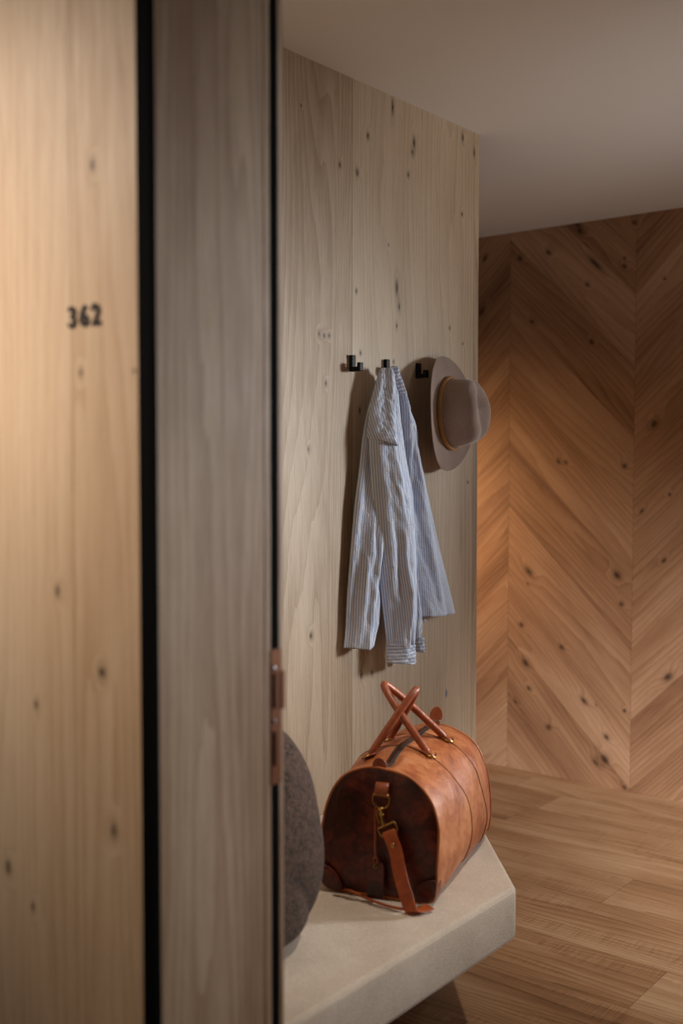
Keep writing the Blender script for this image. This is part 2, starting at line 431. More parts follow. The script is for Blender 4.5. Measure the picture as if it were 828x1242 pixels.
# strike plate with two bolt holes and screws
zp = lambda y: at(330, y, 0, .757)[2]
bm = bmesh.new(); y0, y1 = -1.819, -1.797
hx0, hx1 = -1.8165, -1.8085
for a, b in ((zp(952), zp(930)), (zp(888), zp(860)), (zp(817), zp(788))): box(bm, .7555, .7585, y0, y1, a, b)
for a, b in ((zp(930), zp(888)), (zp(860), zp(817))):
    box(bm, .7555, .7585, y0, hx0, a, b); box(bm, .7555, .7585, hx1, y1, a, b)
box(bm, .7555, .7600, -1.7985, -1.790, zp(862), zp(816))
sp = obj('strike_plate', frel(bm), bronze, fr); sp['label'] = 'bronze strike plate'
obj('bolt_hole', frel(boxes((.733, .7562, hx0, hx1, zp(930), zp(888)))), black_rubber, sp)
obj('bolt_hole', frel(boxes((.733, .7562, hx0, hx1, zp(860), zp(817)))), black_rubber, sp)
for yy, rr in ((811, .0042), (875, .003)):
    bm = bmesh.new(); bmesh.ops.create_cone(bm, cap_ends=True, segments=20, radius1=rr, radius2=rr*.8, depth=.0016, matrix=Matrix.Translation((.7592, -1.812, zp(yy))) @ Matrix.Rotation(R(90), 4, 'Y'))
    obj('screw', frel(bm), steel, sp, True)
# right lining and header of the same doorway
obj('lining', frel(boxes((1.805, 1.829, -2.04, -1.80, 0, 2.15))), oak_jamb, fr)
obj('lining', frel(boxes((.757, 1.805, -2.04, -1.80, 2.13, 2.155))), oak_jamb, fr)

# ------------------------------------------------------------------ bench
def fabric(name, a, b, pitch=.0032, bumps=.5):
    N = NT(name); tc = N.node('ShaderNodeTexCoord').outputs['Object']; o = N.sep(tc)
    k = 2*PI/pitch
    s1 = N.math('SINE', N.math('MULTIPLY', o[0], k)); s2 = N.math('SINE', N.math('MULTIPLY', o[1], k)); s3 = N.math('SINE', N.math('MULTIPLY', o[2], k))
    wv = N.math('MULTIPLY', N.math('ADD', N.math('ADD', s1, s2), s3), .33)
    n1 = N.noise(tc, 9, 3); n2 = N.noise(tc, 420, 2)
    f = N.math('ADD', N.math('MULTIPLY', N.rng(wv, -1, 1), .30), N.math('MULTIPLY', N.rng(n2, .3, .7), .45))
    f = N.math('ADD', f, N.math('MULTIPLY', N.rng(n1, .3, .7), .25))
    c = N.mix(f, a, b)
    N.bump(N.math('ADD', wv, N.math('MULTIPLY', n2, 2)), bumps, .0008)
    N.b.inputs['Sheen Weight'].default_value = .25
    return N.ret(c, .9)
bench_mat = fabric('cream_woven_upholstery', srgb(236, 220, 200), srgb(168, 146, 124), .0055, .9)
bench = empty('upholstered_bench', (.3, -1.0, 0))
tag(bench, 'long cream upholstered wall bench with an angled end, carrying the leather bag', 'bench')
BP = [(.004, -1.795), (.665, -1.795), (.665, -.917), (.004, -.181)]
bm = bmesh.new()
lo = [bm.verts.new((x-.3, y+1.0, .348)) for x, y in BP]; hi = [bm.verts.new((x-.3, y+1.0, .47)) for x, y in BP]
bm.faces.new(lo[::-1]); bm.faces.new(hi)
for i in range(4): bm.faces.new((lo[i], lo[(i+1) % 4], hi[(i+1) % 4], hi[i]))
c = obj('seat_cushion', bm, bench_mat, bench); bevel(c, .016, 5)
for p in c.data.polygons: p.use_smooth = True
PL = [(.004, -1.795), (.20, -1.795), (.20, -.60), (.004, -.38)]
bm = bmesh.new()
lo = [bm.verts.new((x-.3, y+1.0, 0)) for x, y in PL]; hi = [bm.verts.new((x-.3, y+1.0, .35)) for x, y in PL]
bm.faces.new(lo[::-1]); bm.faces.new(hi)
for i in range(4): bm.faces.new((lo[i], lo[(i+1) % 4], hi[(i+1) % 4], hi[i]))
obj('plinth', bm, plain('dark_plinth', c4(.03, .022, .018), .7), bench)

# ------------------------------------------------------------------ wall hooks
def hook_bm():
    bm = bmesh.new(); w = .0085
    box(bm, 0, .011, -w, w, -.022, .022)          # upright on the wall
    box(bm, .011, .026, -w, w, -.022, -.010)       # arm
    box(bm, .026, .037, -w, w, -.022, .001)        # upturned tip
    return bm
hooks = []
HL = ['black metal coat hook with nothing on it, leftmost of the row', 'black metal coat hook holding the striped shirt',
      'bare black metal coat hook between the shirt and the hat']
for i, yy in enumerate((-.665, -.5085, -.352)):
    if i == 0:
        h = obj('coat_hook', hook_bm(), black_metal); bevel(h, .002, 3)
    else:
        h = hooks[0].copy(); COL.objects.link(h)
    h.location = (0.0005, yy, 1.672); hooks.append(h)
    tag(h, HL[i], 'coat hook', 'black coat hooks in a row on the wall')

# ------------------------------------------------------------------ room number
x0 = .5835
for ch, w, lb in (('3', .026, 'black raised room number digit three, first of the number'), ('6', .0255, 'black raised room number digit six in the middle of the number'), ('2', .024, 'black raised room number digit two, last of the number')):
    cu = bpy.data.curves.new('digit', 'FONT'); cu.body = ch; cu.size = .0405; cu.extrude = .0012; cu.offset = .0007; cu.align_x = 'LEFT'
    t = bpy.data.objects.new('tmp', cu); COL.objects.link(t)
    dg = bpy.context.evaluated_depsgraph_get(); me = bpy.data.meshes.new_from_object(t.evaluated_get(dg))
    bpy.data.objects.remove(t)
    me.materials.clear(); me.materials.append(black_metal)
    o = bpy.data.objects.new('number_digit', me); COL.objects.link(o)
    o.location = (x0, -2.0462, 1.5925); o.rotation_euler = (R(90), 0, 0); x0 += w
    tag(o, lb, 'number', 'digits of the room number')

# ------------------------------------------------------------------ felt hat
felt = NT('taupe_felt'); tc = felt.node('ShaderNodeTexCoord').outputs['Object']
n1 = felt.noise(tc, 260, 4, .7); n2 = felt.noise(tc, 14, 3)
cc = felt.mix(felt.math('ADD', felt.math('MULTIPLY', felt.rng(n1, .3, .7), .6), felt.math('MULTIPLY', felt.rng(n2, .3, .7), .4)), srgb(158, 138, 126), srgb(122, 100, 90))
felt.bump(n1, .35, .0008); felt.b.inputs['Sheen Weight'].default_value = .5; felt.b.inputs['Sheen Roughness'].default_value = .4
felt = felt.ret(cc, .95)
hat = empty('felt_hat', (.050, -.252, 1.549)); tag(hat, 'taupe felt hat with braided cord band, hung right of the striped shirt', 'hat')
# local frame: x out of the crown, y sideways, z towards the front of the hat (up on the wall)
hat.rotation_euler = (0, R(-2), R(10))
def hat_xy(th): return math.cos(th), math.sin(th)
prof = []  # (radial scale from crown edge .. , height)
NTH = 96
bm = bmesh.new()
def ring(ry, rz, xf, dz=0):
    return [bm.verts.new((xf(th) if callable(xf) else xf, ry*math.cos(th), dz + rz*math.sin(th))) for th in [2*PI*k/NTH for k in range(NTH)]]
def brimx(s):
    def f(th):
        side = abs(math.cos(th)); return .016 * s**2 * side**2 * 1.0 - .010 * s**2 * math.sin(th)**2 + .004*s*(1-s)
    return f
RS = []
cy, cz = .092, .104; by, bz = .168, .172
N1 = 10
for i in range(N1+1):     # brim from outer edge to crown base
    s = 1 - i/N1
    RS.append(ring(lerp(cy, by, s), lerp(cz, bz, s), brimx(s)))
crown = [(0.004, .992, .995), (.012, .975, .985), (.03, .955, .965), (.05, .935, .94), (.07, .905, .905), (.085, .865, .86), (.098, .80, .79), (.106, .71, .70), (.110, .60, .585), (.108, .46, .44), (.103, .30, .28), (.099, .14, .12)]
for x, a, b in crown:
    def xf(th, x=x, a=a):
        if x > .09:
            y = math.cos(th)*a
            return x - .010*smooth01((math.sin(th)-.1))*(x > .097) - .010*math.exp(-(y/.22)**2)*smooth01((x-.09)/.018)
        return x
    RS.append(ring(cy*a, cz*b, xf, .004*x/.11))
for A, B in zip(RS, RS[1:]):
    for k in range(NTH): bm.faces.new((A[k], A[(k+1) % NTH], B[(k+1) % NTH], B[k]))
bm.faces.new(RS[-1])
h = obj('felt_body', bm, felt, hat, True)
m = h.modifiers.new('solid', 'SOLIDIFY'); m.thickness = .0032; m.offset = -1
m = h.modifiers.new('sub', 'SUBSURF'); m.levels = 1; m.render_levels = 2
# braided cord band: two twisted cords
cordm = plain('golden_cord', srgb(190, 142, 86), .7, 0, (300, .4))
band = None
for w in range(3):
    bm = bmesh.new(); pts = []
    for k in range(360):
        th = 2*PI*k/360; tw = th*22 + w*2*PI/3
        rr = 1 + .012*math.cos(tw)
        pts.append(Vector((.0090 + .0042*math.sin(tw), cy*.995*rr*math.cos(th) + .0035*math.cos(th), cz*.995*rr*math.sin(th) + .0035*math.sin(th))))
    tube(bm, pts, .0025, 6, closed=True)
    band_o = obj('cord_band' if w == 0 else 'cord_strand', bm, cordm, hat if w == 0 else band, True)
    if w == 0: band = band_o; band['label'] = 'golden brown braided cord'
bm = bmesh.new()
dk = plain('dark_cord', srgb(48, 36, 28), .7)
th0 = R(62)
base = Vector((.010, cy*1.02*math.cos(th0), cz*1.02*math.sin(th0)))
for k in range(3):
    bmesh.ops.create_icosphere(bm, subdivisions=2, radius=.0042 - .0005*k, matrix=Matrix.Translation(base + Vector((.001*k, .007*k, -.003*k + .003))))
tube(bm, catmull([base + Vector((0, .012, -.004)), base + Vector((.004, .019, -.006)), base + Vector((.002, .026, -.010))], 5), .0015, 6)
obj('band_knot', bm, dk, hat, True)

# ------------------------------------------------------------------ shirt
def shirt_mat(name, horizontal=False, pitch=.0064):
    N = NT(name); uv = N.sep(N.node('ShaderNodeUVMap').outputs[0])
    c = uv[1] if horizontal else uv[0]
    tc = N.node('ShaderNodeTexCoord').outputs['Object']
    w = N.math('FRACT', N.math('DIVIDE', c, pitch))
    d = N.math('ABSOLUTE', N.math('SUBTRACT', w, .5))
    stripe = N.math('MULTIPLY', N.rng(d, .14, .22, 1, 0), .8)
    thin = N.noise(tc, 900, 2)
    blue = N.mix(N.rng(thin, .35, .65), srgb(164, 182, 216), srgb(188, 202, 228))
    white = N.mix(N.rng(thin, .35, .65), srgb(240, 242, 246), srgb(250, 250, 250))
    col = N.mix(stripe, blue, white)
    N.bump(N.math('ADD', N.noise(tc, 700, 2), N.math('MULTIPLY', N.noise(tc, 55, 4, .6, .8), 5.)), .55, .0016)
    N.b.inputs['Sheen Weight'].default_value = .15
    return N.ret(col, .85)
shirt_v = shirt_mat('striped_cotton'); shirt_h = shirt_mat('striped_cotton_crosswise', True, .0096)
shirt = empty('striped_shirt', (0, 0, 0)); tag(shirt, 'blue and white striped cotton shirt hanging from the black hook left of the hat', 'shirt')
def panel(name, rows, dep, folds, mat, nu=70, nv=150, ustart=0., uvrot=0., seed=0, parent=None, amp=1., hem=None, curl=.02):
    """rows (ypx, xl, xr) silhouettes; dep rows (ypx, X at left edge, X middle, X right edge); folds list of (freq, phase, amp, drift)"""
    bm = bmesh.new(); uvl = bm.loops.layers.uv.new('UVMap')
    ya, yb = rows[0][0], rows[-1][0]; G = []; UV = {}
    for j in range(nv+1):
        y = lerp(ya, yb, j/nv); xl, xr = interp(rows, y); dl, dm, dr = interp(dep, y); row = []; arc = 0; prev = None
        tv = j/nv
        for i in range(nu+1):
            u = i/nu
            yy = y + (hem(u) * smooth01((tv-.8)/.2) if hem else 0)
            X = dl*(1-u)**2*1.0 + dr*u**2 + 2*u*(1-u)*(2*dm - .5*(dl+dr))
            env = math.sin(PI*u)**.6
            f = 0
            for fr, ph, am, dft in folds:
                f += am * math.sin(2*PI*(fr*u + ph + dft*tv) + .8*math.sin(2.1*PI*tv+ph*7))
            f *= env * lerp(.35, 1, smooth01(tv*2)) * amp
            f += .0035*env*noise.noise(Vector((u*5 + seed, tv*4 + u*2, seed*1.7)))*2 + .0018*env*noise.noise(Vector((u*12+seed, tv*16 - u*5, seed)))*2
            p = at(lerp(xl, xr, u), yy, 0, .055)
            p.x = X + f
            if prev is not None: arc += (p - prev).length
            prev = p
            v = bm.verts.new(p); row.append(v); UV[v] = (ustart + arc*.92, p.z)
        G.append(row)
    cr, sr = math.cos(uvrot), math.sin(uvrot)
    for j in range(nv):
        for i in range(nu):
            f = bm.faces.new((G[j][i], G[j+1][i], G[j+1][i+1], G[j][i+1]))
            for lp in f.loops:
                a, b = UV[lp.vert]; lp[uvl].uv = (a*cr - b*sr, a*sr + b*cr)
    o = obj(name, bm, mat, parent or shirt, True)
    m = o.modifiers.new('solid', 'SOLIDIFY'); m.thickness = .0016; m.offset = 0
    return o
# back body panel (hangs to the right, straight hem)
C_ = panel('right_body', [(452,478,485),(475,481,492),(500,484,500),(522,486,509),(545,488,512),(580,489,521),(620,490,531),(660,492,540),(700,495,550),(746,497,561)],
      [(452,.045,.056,.05),(500,.036,.064,.045),(560,.016,.060,.035),(640,.008,.060,.030),(746,.006,.066,.026)],
      [(2.0,.1,.0075,.1),(4.3,.55,.0026,.3)], shirt_v, seed=3, hem=lambda u: 4-6*u)
# left front body
A_ = panel('left_body', [(449,463,478),(470,459,482),(500,453,484),(530,449,486),(570,446,490),(620,441,482),(680,437,474),(730,434,470),(760,433,468),(786,431,463)],
      [(449,.045,.056,.05),(500,.032,.060,.05),(570,.024,.060,.045),(680,.018,.058,.035),(786,.014,.054,.03)],
      [(1.6,.35,.006,.15),(3.7,.1,.003,.25)], shirt_v, seed=8, hem=lambda u: 2 - 26*max(0, u-.62)**1.3*1.6)
# second sleeve, behind
D_ = panel('sleeve', [(600,490,505),(700,497,513),(745,502,520),(776,504,521)], [(600,.030,.045,.030),(776,.026,.044,.024)], [(1.5,.2,.004,.2)], shirt_v, nu=30, nv=60, seed=13)
panel('cuff', [(774,510,522),(792,513,522)], [(774,.024,.045,.024),(792,.022,.045,.022)], [(1,.2,.001,0)], shirt_h, nu=20, nv=12, seed=14, parent=D_)
panel('shirt_tail', [(700,506,520),(748,517,529),(756,521,530)], [(700,.016,.022,.018),(756,.014,.022,.016)], [(1,.2,.001,0)], shirt_v, nu=16, nv=20, seed=15)
# front sleeve
B_ = panel('sleeve', [(515,452,487),(545,452,490),(580,453,494),(620,455,499),(660,457,502),(700,461,503),(730,464,503),(760,467,501),(783,469,500)],
      [(515,.040,.080,.052),(580,.045,.098,.050),(660,.050,.106,.044),(730,.052,.104,.046),(783,.055,.092,.055)],
      [(2.2,.05,.0050,.35),(4.6,.6,.0026,-.4)], shirt_v, seed=21)
cf = panel('cuff', [(781,469,500.5),(790,469,500.5),(804,469,500.5)], [(781,.055,.095,.056),(804,.054,.094,.056)], [(1.2,.3,.0012,0)], shirt_h, nu=40, nv=24, seed=22, parent=B_)
panel('cuff_inside', [(776,499,505),(790,500,506),(802,500,506)], [(776,.045,.05,.045),(802,.045,.05,.045)], [(1.2,.3,.0008,0)], shirt_h, nu=10, nv=14, seed=23, parent=B_)
# yoke over the shoulder
panel('yoke', [(446,464,477),(458,461,480),(475,457,482),(500,453,485),(525,450,487),(541,450,489)],
      [(446,.050,.064,.056),(475,.042,.072,.056),(510,.040,.0815,.054),(541,.0415,.0885,.0525)], [(1.7,.2,.004,.3),(3.3,.7,.002,.2)], shirt_v, nu=50, nv=70, uvrot=R(-22), seed=31, hem=lambda u: -10+20*u)
# collar band
panel('collar', [(445,472,478),(455,474.5,481),(466,478,485),(477,482,488)], [(445,.062,.072,.062),(477,.060,.074,.060)], [(1,.1,.0006,0)], shirt_h, nu=16, nv=30, uvrot=R(-12), seed=35)
panel('collar_fall', [(445,477,479),(470,484,488),(495,487,496),(520,489,506),(540,491,509)], [(445,.050,.060,.05),(495,.045,.072,.044),(540,.035,.062,.036)], [(1.1,.1,.0025,.2)], shirt_v, nu=26, nv=50, seed=37)

# ------------------------------------------------------------------ cushion
def boucle(name):
    N = NT(name); tc = N.node('ShaderNodeTexCoord').outputs['Object']
    n1 = N.noise(tc, 120, 4, .8, .8); n2 = N.noise(tc, 30, 3)
    f = N.math('ADD', N.math('MULTIPLY', N.rng(n1, .40, .60), .8), N.math('MULTIPLY', N.rng(n2, .3, .7), .2))
    c = N.mix(f, srgb(30, 17, 11), srgb(104, 76, 60))
    N.bump(n1, 1.0, .008); N.b.inputs['Sheen Weight'].default_value = .06
    return N.ret(c, .98)
cush = empty('throw_cushion', (.30, -1.40, .474)); tag(cush, 'dark grey-brown woolly cushion leaning beside the leather bag on the bench', 'cushion')
bm = bmesh.new(); n = 40
def pil(u, v, s):
    # u,v in -1..1 ; s = side
    e = (1-abs(u)**2.4)*(1-abs(v)**2.4); th = .105*max(e, 0)**.5
    mx = max(abs(u), abs(v)); pin = (mx/(abs(u)**3 + abs(v)**3)**(1/3)) if mx > 1e-6 else 1
    return Vector((s*th, max(-1, min(1, 1))*.23*u*pin, .23*v*pin))
grid = {}
for s in (1, -1):
    for i in range(n+1):
        for j in range(n+1):
            u, v = -math.cos(PI*i/n), -math.cos(PI*j/n)
            key = (i, j, 0 if i in (0, n) or j in (0, n) else s)
            if key not in grid:
                p = pil(u, v, s); p += Vector((0, 1, 1)) * .004*noise.noise(p*9) + Vector((s*.006*noise.noise(p*12), 0, 0)); grid[key] = bm.verts.new(p)
    for i in range(n):
        for j in range(n):
            ks = [(a, b, 0 if a in (0, n) or b in (0, n) else s) for a, b in ((i, j), (i+1, j), (i+1, j+1), (i, j+1))]
            bm.faces.new([grid[k] for k in ks])
po = obj('cushion_cover', bm, boucle('grey_brown_boucle'), cush, True)
po.location = (.100, -.175, .222); po.rotation_euler = (0, R(-15), R(-10))

# ------------------------------------------------------------------ leather bag
def leather(name, a, b, c, rough=.46, dark_noise=1.):
    N = NT(name); tc = N.node('ShaderNodeTexCoord').outputs['Object']
    n1 = N.noise(tc, 9, 5, .6, .5); n2 = N.noise(tc, 34, 4, .6, 1.2); n3 = N.noise(tc, 700, 2)
    f = N.math('ADD', N.math('MULTIPLY', N.rng(n1, .32, .68), .62*dark_noise), N.math('MULTIPLY', N.rng(n2, .35, .7), .38*dark_noise), clamp=True)
    r = N.node('ShaderNodeValToRGB'); N.setin(r.inputs[0], f); e = r.color_ramp.elements
    e[0].position = .15; e[0].color = a; e[1].position = .9; e[1].color = c; m = e.new(.5); m.color = b
    N.bump(N.math('ADD', N.math('MULTIPLY', n3, .3), N.math('MULTIPLY', n2, 3.)), .4, .0016)
    N.b.inputs['Specular IOR Level'].default_value = .45
    N.b.inputs['Coat Weight'].default_value = .08; N.b.inputs['Coat Roughness'].default_value = .35
    return N.ret(r.outputs[0], rough)
lea = leather('tan_leather', srgb(198, 128, 82), srgb(172, 98, 54), srgb(132, 64, 32), .5)
lea_end = leather('shaded_leather', srgb(120, 46, 18), srgb(70, 18, 7), srgb(34, 7, 3), .36)  # same leather as the body, with the shade on the end put into the colour
lea_strap = leather('strap_leather', srgb(196, 104, 54), srgb(174, 84, 40), srgb(144, 62, 28), .42)
lea_handle = leather('handle_leather', srgb(176, 98, 62), srgb(150, 76, 44), srgb(118, 54, 30), .36)
seam_lea = plain('seam_leather', srgb(84, 38, 20), .5)
edge_lea = plain('piping_leather', srgb(196, 116, 62), .45)
zipm = plain('zip_tape', srgb(44, 30, 24), .6)
BL = .475
bag = empty('leather_travel_bag', (.463, -1.157, .4735), R(17)); tag(bag, 'tan leather travel bag with two looped handles, standing on the cream bench', 'bag')
# local: x across, y along, z up ; section from the bottom centre round
SEC = [(0, 0), (.06, 0), (.105, .001), (.126, .008), (.133, .025), (.136, .06), (.136, .10), (.134, .14), (.129, .178), (.118, .212), (.100, .240), (.076, .261), (.048, .273), (.022, .279), (0, .281)]
def section(n=72):
    pts = [Vector((x, 0, z)) for x, z in SEC]; half = catmull(pts, 4)
    full = half + [Vector((-p.x, 0, p.z)) for p in half[-2:0:-1]]
    return full
SECP = section()
def bagpt(k, t):
    """section point index k at length fraction t"""
    p = SECP[k]; z = p.z; x = p.x
    b = math.sin(PI*min(max(t, 0), 1))
    sx = .985 + (.085*smooth01(z/.09) - .01)*b; sz = .985 + .03*b
    if t > .8: sx -= .05*smooth01((t-.8)/.2); sz -= .015*smooth01((t-.8)/.2)
    low = smooth01(z/.06)
    X = x*sx*(1 - .04*(1-low)*b); Z = z*sz
    up = smooth01((z-.17)/.1)
    Z -= .010*up*math.exp(-((t-.12)/.10)**2) * (1 if x < .02 else .4)
    y = BL*t
    # relaxed ends: the top leans in a little, far end more
    y += .012*smooth01(z/.28)*(1-t)**3 - .035*smooth01((z-.03)/.26)*t**3
    q = Vector((X, y, Z))
    nn = noise.noise(Vector((x*8, t*4, z*8)))*.006 + noise.noise(Vector((x*22+5, t*11, z*22)))*.002
    d = Vector((x, 0, z-.12)); d.normalize() if d.length else None
    if z > .01: q += d*nn
    return q
NS = len(SECP); NL = 60
bm = bmesh.new(); RG = []
for i in range(NL+1):
    RG.append([bm.verts.new(bagpt(k, i/NL)) for k in range(NS)])
for A, B in zip(RG, RG[1:]):
    for k in range(NS): bm.faces.new((A[k], A[(k+1) % NS], B[(k+1) % NS], B[k]))
obj('body', bm, lea, bag, True)
def end_panel(t, sgn, name='end_panel'):
    bm = bmesh.new(); rim = [bagpt(k, t) for k in range(NS)]
    c = Vector((0, sum(p.y for p in rim)/NS, .135)); rings = []
    for s in (1, .96, .9, .8, .68, .55, .4, .25, .1):
        rr = []
        for p in rim:
            q = c + (p-c)*s; bl = (1-s**3)
            q.y = lerp(q.y, q.y, 1) + sgn*(.010*bl*(1) + .004*noise.noise(Vector((q.x*14, q.z*14, t*3)))*min(1, (1-s)*6))
            if s == 1: q.y = p.y
            rr.append(bm.verts.new(q))
        rings.append(rr)
    for A, B in zip(rings, rings[1:]):
        for k in range(NS): bm.faces.new((A[k], A[(k+1) % NS], B[(k+1) % NS], B[k]))
    bm.faces.new(rings[-1])
    o = obj(name, bm, lea_end, bag, True); return o
ep = end_panel(0, -1); ep['label'] = 'leather end panel with its shade put into the colour'
end_panel(1, 1)
for t, s in ((0, -1), (1, 1)):
    bm = bmesh.new(); tube(bm, [bagpt(k, t) + Vector((0, s*.001, 0)) for k in range(NS)], .0028, 8, closed=True)
    obj('piping', bm, edge_lea, bag, True)
# thin sewn seams round the body under the handle rings
HT = (.33, .64)
def off(k, t, d=.0005):
    p = bagpt(k, t); a = bagpt((k+1) % NS, t) - bagpt(k-1, t); n_ = Vector((-a.z, 0, a.x)); n_.normalize()
    c = Vector((0, p.y, .13))
    if n_.dot(p-c) < 0: n_ = -n_
    return p + n_*d
for t0 in HT:
    bm = bmesh.new()
    ks = range(6, NS-5)
    tube(bm, [off(k, t0 + (.18 if t0 < .5 else .16)*smooth01((.27-SECP[k].z)/.2), .0002) for k in ks], .0013, 8)
    obj('seam', bm, seam_lea, bag, True)
# zipper along the top with pull tabs at both ends
KT = max(range(NS), key=lambda k: SECP[k].z)
pts = [off(KT, lerp(.02, .97, i/40), .0012) for i in range(41)]
bm = bmesh.new(); strip(bm, pts, (1, 0, 0), .019, .0016); zp_ = obj('zipper', bm, zipm, bag, True)
bm = bmesh.new()
for i in range(90):
    p = off(KT, lerp(.03, .96, i/89), .003)
    box(bm, p.x-.003, p.x+.003, p.y-.0013, p.y+.0013, p.z-.0008, p.z+.0008)
t_ = obj('zipper_teeth', bm, bronze, zp_)
def leaf(w, h, th=.003):
    """leather tab outline in local x/z, thickness y"""
    bm = bmesh.new(); o = []
    for i in range(24):
        a = PI*i/23; o.append((math.cos(a)*w/2*(1 - .15*math.sin(a)), h*.45 + math.sin(a)**.9*h*.55))
    o = [(w*.36, 0)] + o + [(-w*.36, 0)]
    A = [bm.verts.new((x, -th/2, z)) for x, z in o]; B = [bm.verts.new((x, th/2, z)) for x, z in o]
    bm.faces.new(A); bm.faces.new(B[::-1])
    for i in range(len(o)): bm.faces.new((A[i], A[(i+1) % len(o)], B[(i+1) % len(o)], B[i]))
    return bm
p = off(KT, .0, .001)
tb = obj('zipper_tab', leaf(.032, .034), lea_handle, bag); tb.location = p + Vector((0, .004, -.012)); tb.rotation_euler = (R(8), R(-10), R(10)); bevel(tb, .0008, 2)
p = off(KT, .93, .001)
tb = obj('zipper_tab', leaf(.032, .042), lea_handle, bag); tb.location = p + Vector((0, .0, .004)); tb.rotation_euler = (R(-12), R(8), R(10)); bevel(tb, .0008, 2)
bm = bmesh.new(); tube(bm, catmull([p + Vector((-.016, -.004, .010)), p + Vector((-.010, -.006, .013)), p + Vector((.016, -.004, .012))], 6), .0016, 8)
tube(bm, [p + Vector((-.017, -.004, .010)) + Vector((math.cos(a)*.004, 0, math.sin(a)*.004)) for a in [2*PI*i/12 for i in range(12)]], .0011, 6, closed=True, ref=(0, 1, 0))
obj('zipper_slider', bm, steel, zp_, True)

# handles
def kx(sign, xv):   # section index on the upper side with |x| nearest xv
    c = [k for k in range(NS) if SECP[k].z > .2 and SECP[k].x*sign > 0]
    return min(c, key=lambda k: abs(abs(SECP[k].x) - xv))
def handle(sign, apex, lean=0):
    k = kx(sign, .052)
    HH = HT if sign > 0 else (.22, .52)
    a = off(k, HH[0], .006); b = off(k, HH[1], .006)
    ax = Vector(apex)
    mid = (a+b)/2
    pa = []
    for q_ in range(49):
        c_ = -math.cos(PI*q_/48); w_ = 1 - abs(c_)**1.7
        base_ = mid + (b - mid)*c_
        pa.append(Vector((lerp(base_.x, ax.x, w_), base_.y + (ax.y - mid.y)*w_, lerp(base_.z, ax.z, w_))))
    n_ = len(pa); rs = [1.0 if .12 < i/(n_-1) < .88 else lerp(.8, 1, smooth01(min(i, n_-1-i)/(n_*.12))) for i in range(n_)]
    bm = bmesh.new(); tube(bm, pa, .0088, 14, rs=rs)
    h = obj('handle', bm, lea_handle, bag, True)
    for t0, e in ((HH[0], a), (HH[1], b)):
        # D ring, and leather keeper sewn down the side
        base = off(k, t0, .004)
        rg = [Vector((math.cos(t)*.0135, math.sin(t)*.011, 0)) for t in [2*PI*i/24 for i in range(24)]]
        tang = (off(k+1, t0) - off(k-1, t0)).normalized(); tang = tang if tang.x*sign > 0 else -tang
        yv = Vector((0, 1, 0)); nn = tang.cross(yv); nn = nn if nn.z > 0 else -nn
        c = base + tang*.010 + nn*.002
        bm = bmesh.new(); tube(bm, [c + yv*q.x*1.15 + tang*q.y for q in rg], .0021, 8, closed=True, ref=tuple(nn))
        r_ = obj('handle_ring', bm, brass, bag, True)
        bm = bmesh.new(); strip(bm, [base - tang*.004 + nn*.003, base + tang*.004 + nn*.005, base + tang*.012 + nn*.004, base + tang*.018 + nn*.0006], (0, 1, 0), .017, .003)
        strip(bm, [base - tang*.014 + nn*.001, base + tang*.002 + nn*.0005, base+tang*.02], (0, 1, 0), .020, .003)
        obj('keeper', bm, lea_handle, r_, True)
    return h
handle(1, (-.058, .200, .415), 1)
handle(-1, (.018, .205, .408), -1)

# near end: leather loop, D ring, swivel clasp, shoulder strap, luggage tag, corner patches
Yf = -.013; EO = Vector((.012, 0, .014))
L_ = (.0, .218)
bm = bmesh.new(); strip(bm, [Vector((0, Yf+.006, .236)), Vector((0, Yf, .226)), Vector((0, Yf-.005, .214)), Vector((0, Yf-.001, .206)), Vector((0, Yf+.003, .214))], (1, 0, 0), .030, .003)
obj('strap_loop', bm, lea_handle, bag, True, EO)
bm = bmesh.new()
pts = [Vector((-.017, Yf-.004, .212)), Vector((.017, Yf-.004, .212)), Vector((.0185, Yf-.004, .205))] + [Vector((math.cos(a)*.0185, Yf-.005, .200 - math.sin(a)*.017)) for a in [PI*i/14 for i in range(15)]] + [Vector((-.0185, Yf-.004, .205))]
tube(bm, pts, .0019, 8, closed=True, ref=(0, 1, 0)); obj('d_ring', bm, brass, bag, True, EO)
clasp_bm = bmesh.new()
bmesh.ops.create_cone(clasp_bm, cap_ends=True, segments=16, radius1=.006, radius2=.0045, depth=.014, matrix=Matrix.Translation((.002, Yf-.008, .180)))
bmesh.ops.create_cone(clasp_bm, cap_ends=True, segments=16, radius1=.0065, radius2=.0065, depth=.004, matrix=Matrix.Translation((.003, Yf-.008, .171)))
tube(clasp_bm, catmull([Vector((.003, Yf-.008, .170)), Vector((.006, Yf-.010, .158)), Vector((.010, Yf-.010, .148))], 5), .0042, 10)
tube(clasp_bm, catmull([Vector((-.002, Yf-.006, .184)), Vector((-.007, Yf-.008, .176)), Vector((-.006, Yf-.010, .164)), Vector((0, Yf-.010, .152))], 5), .0022, 8)
obj('swivel_clasp', clasp_bm, brass, bag, True, EO)
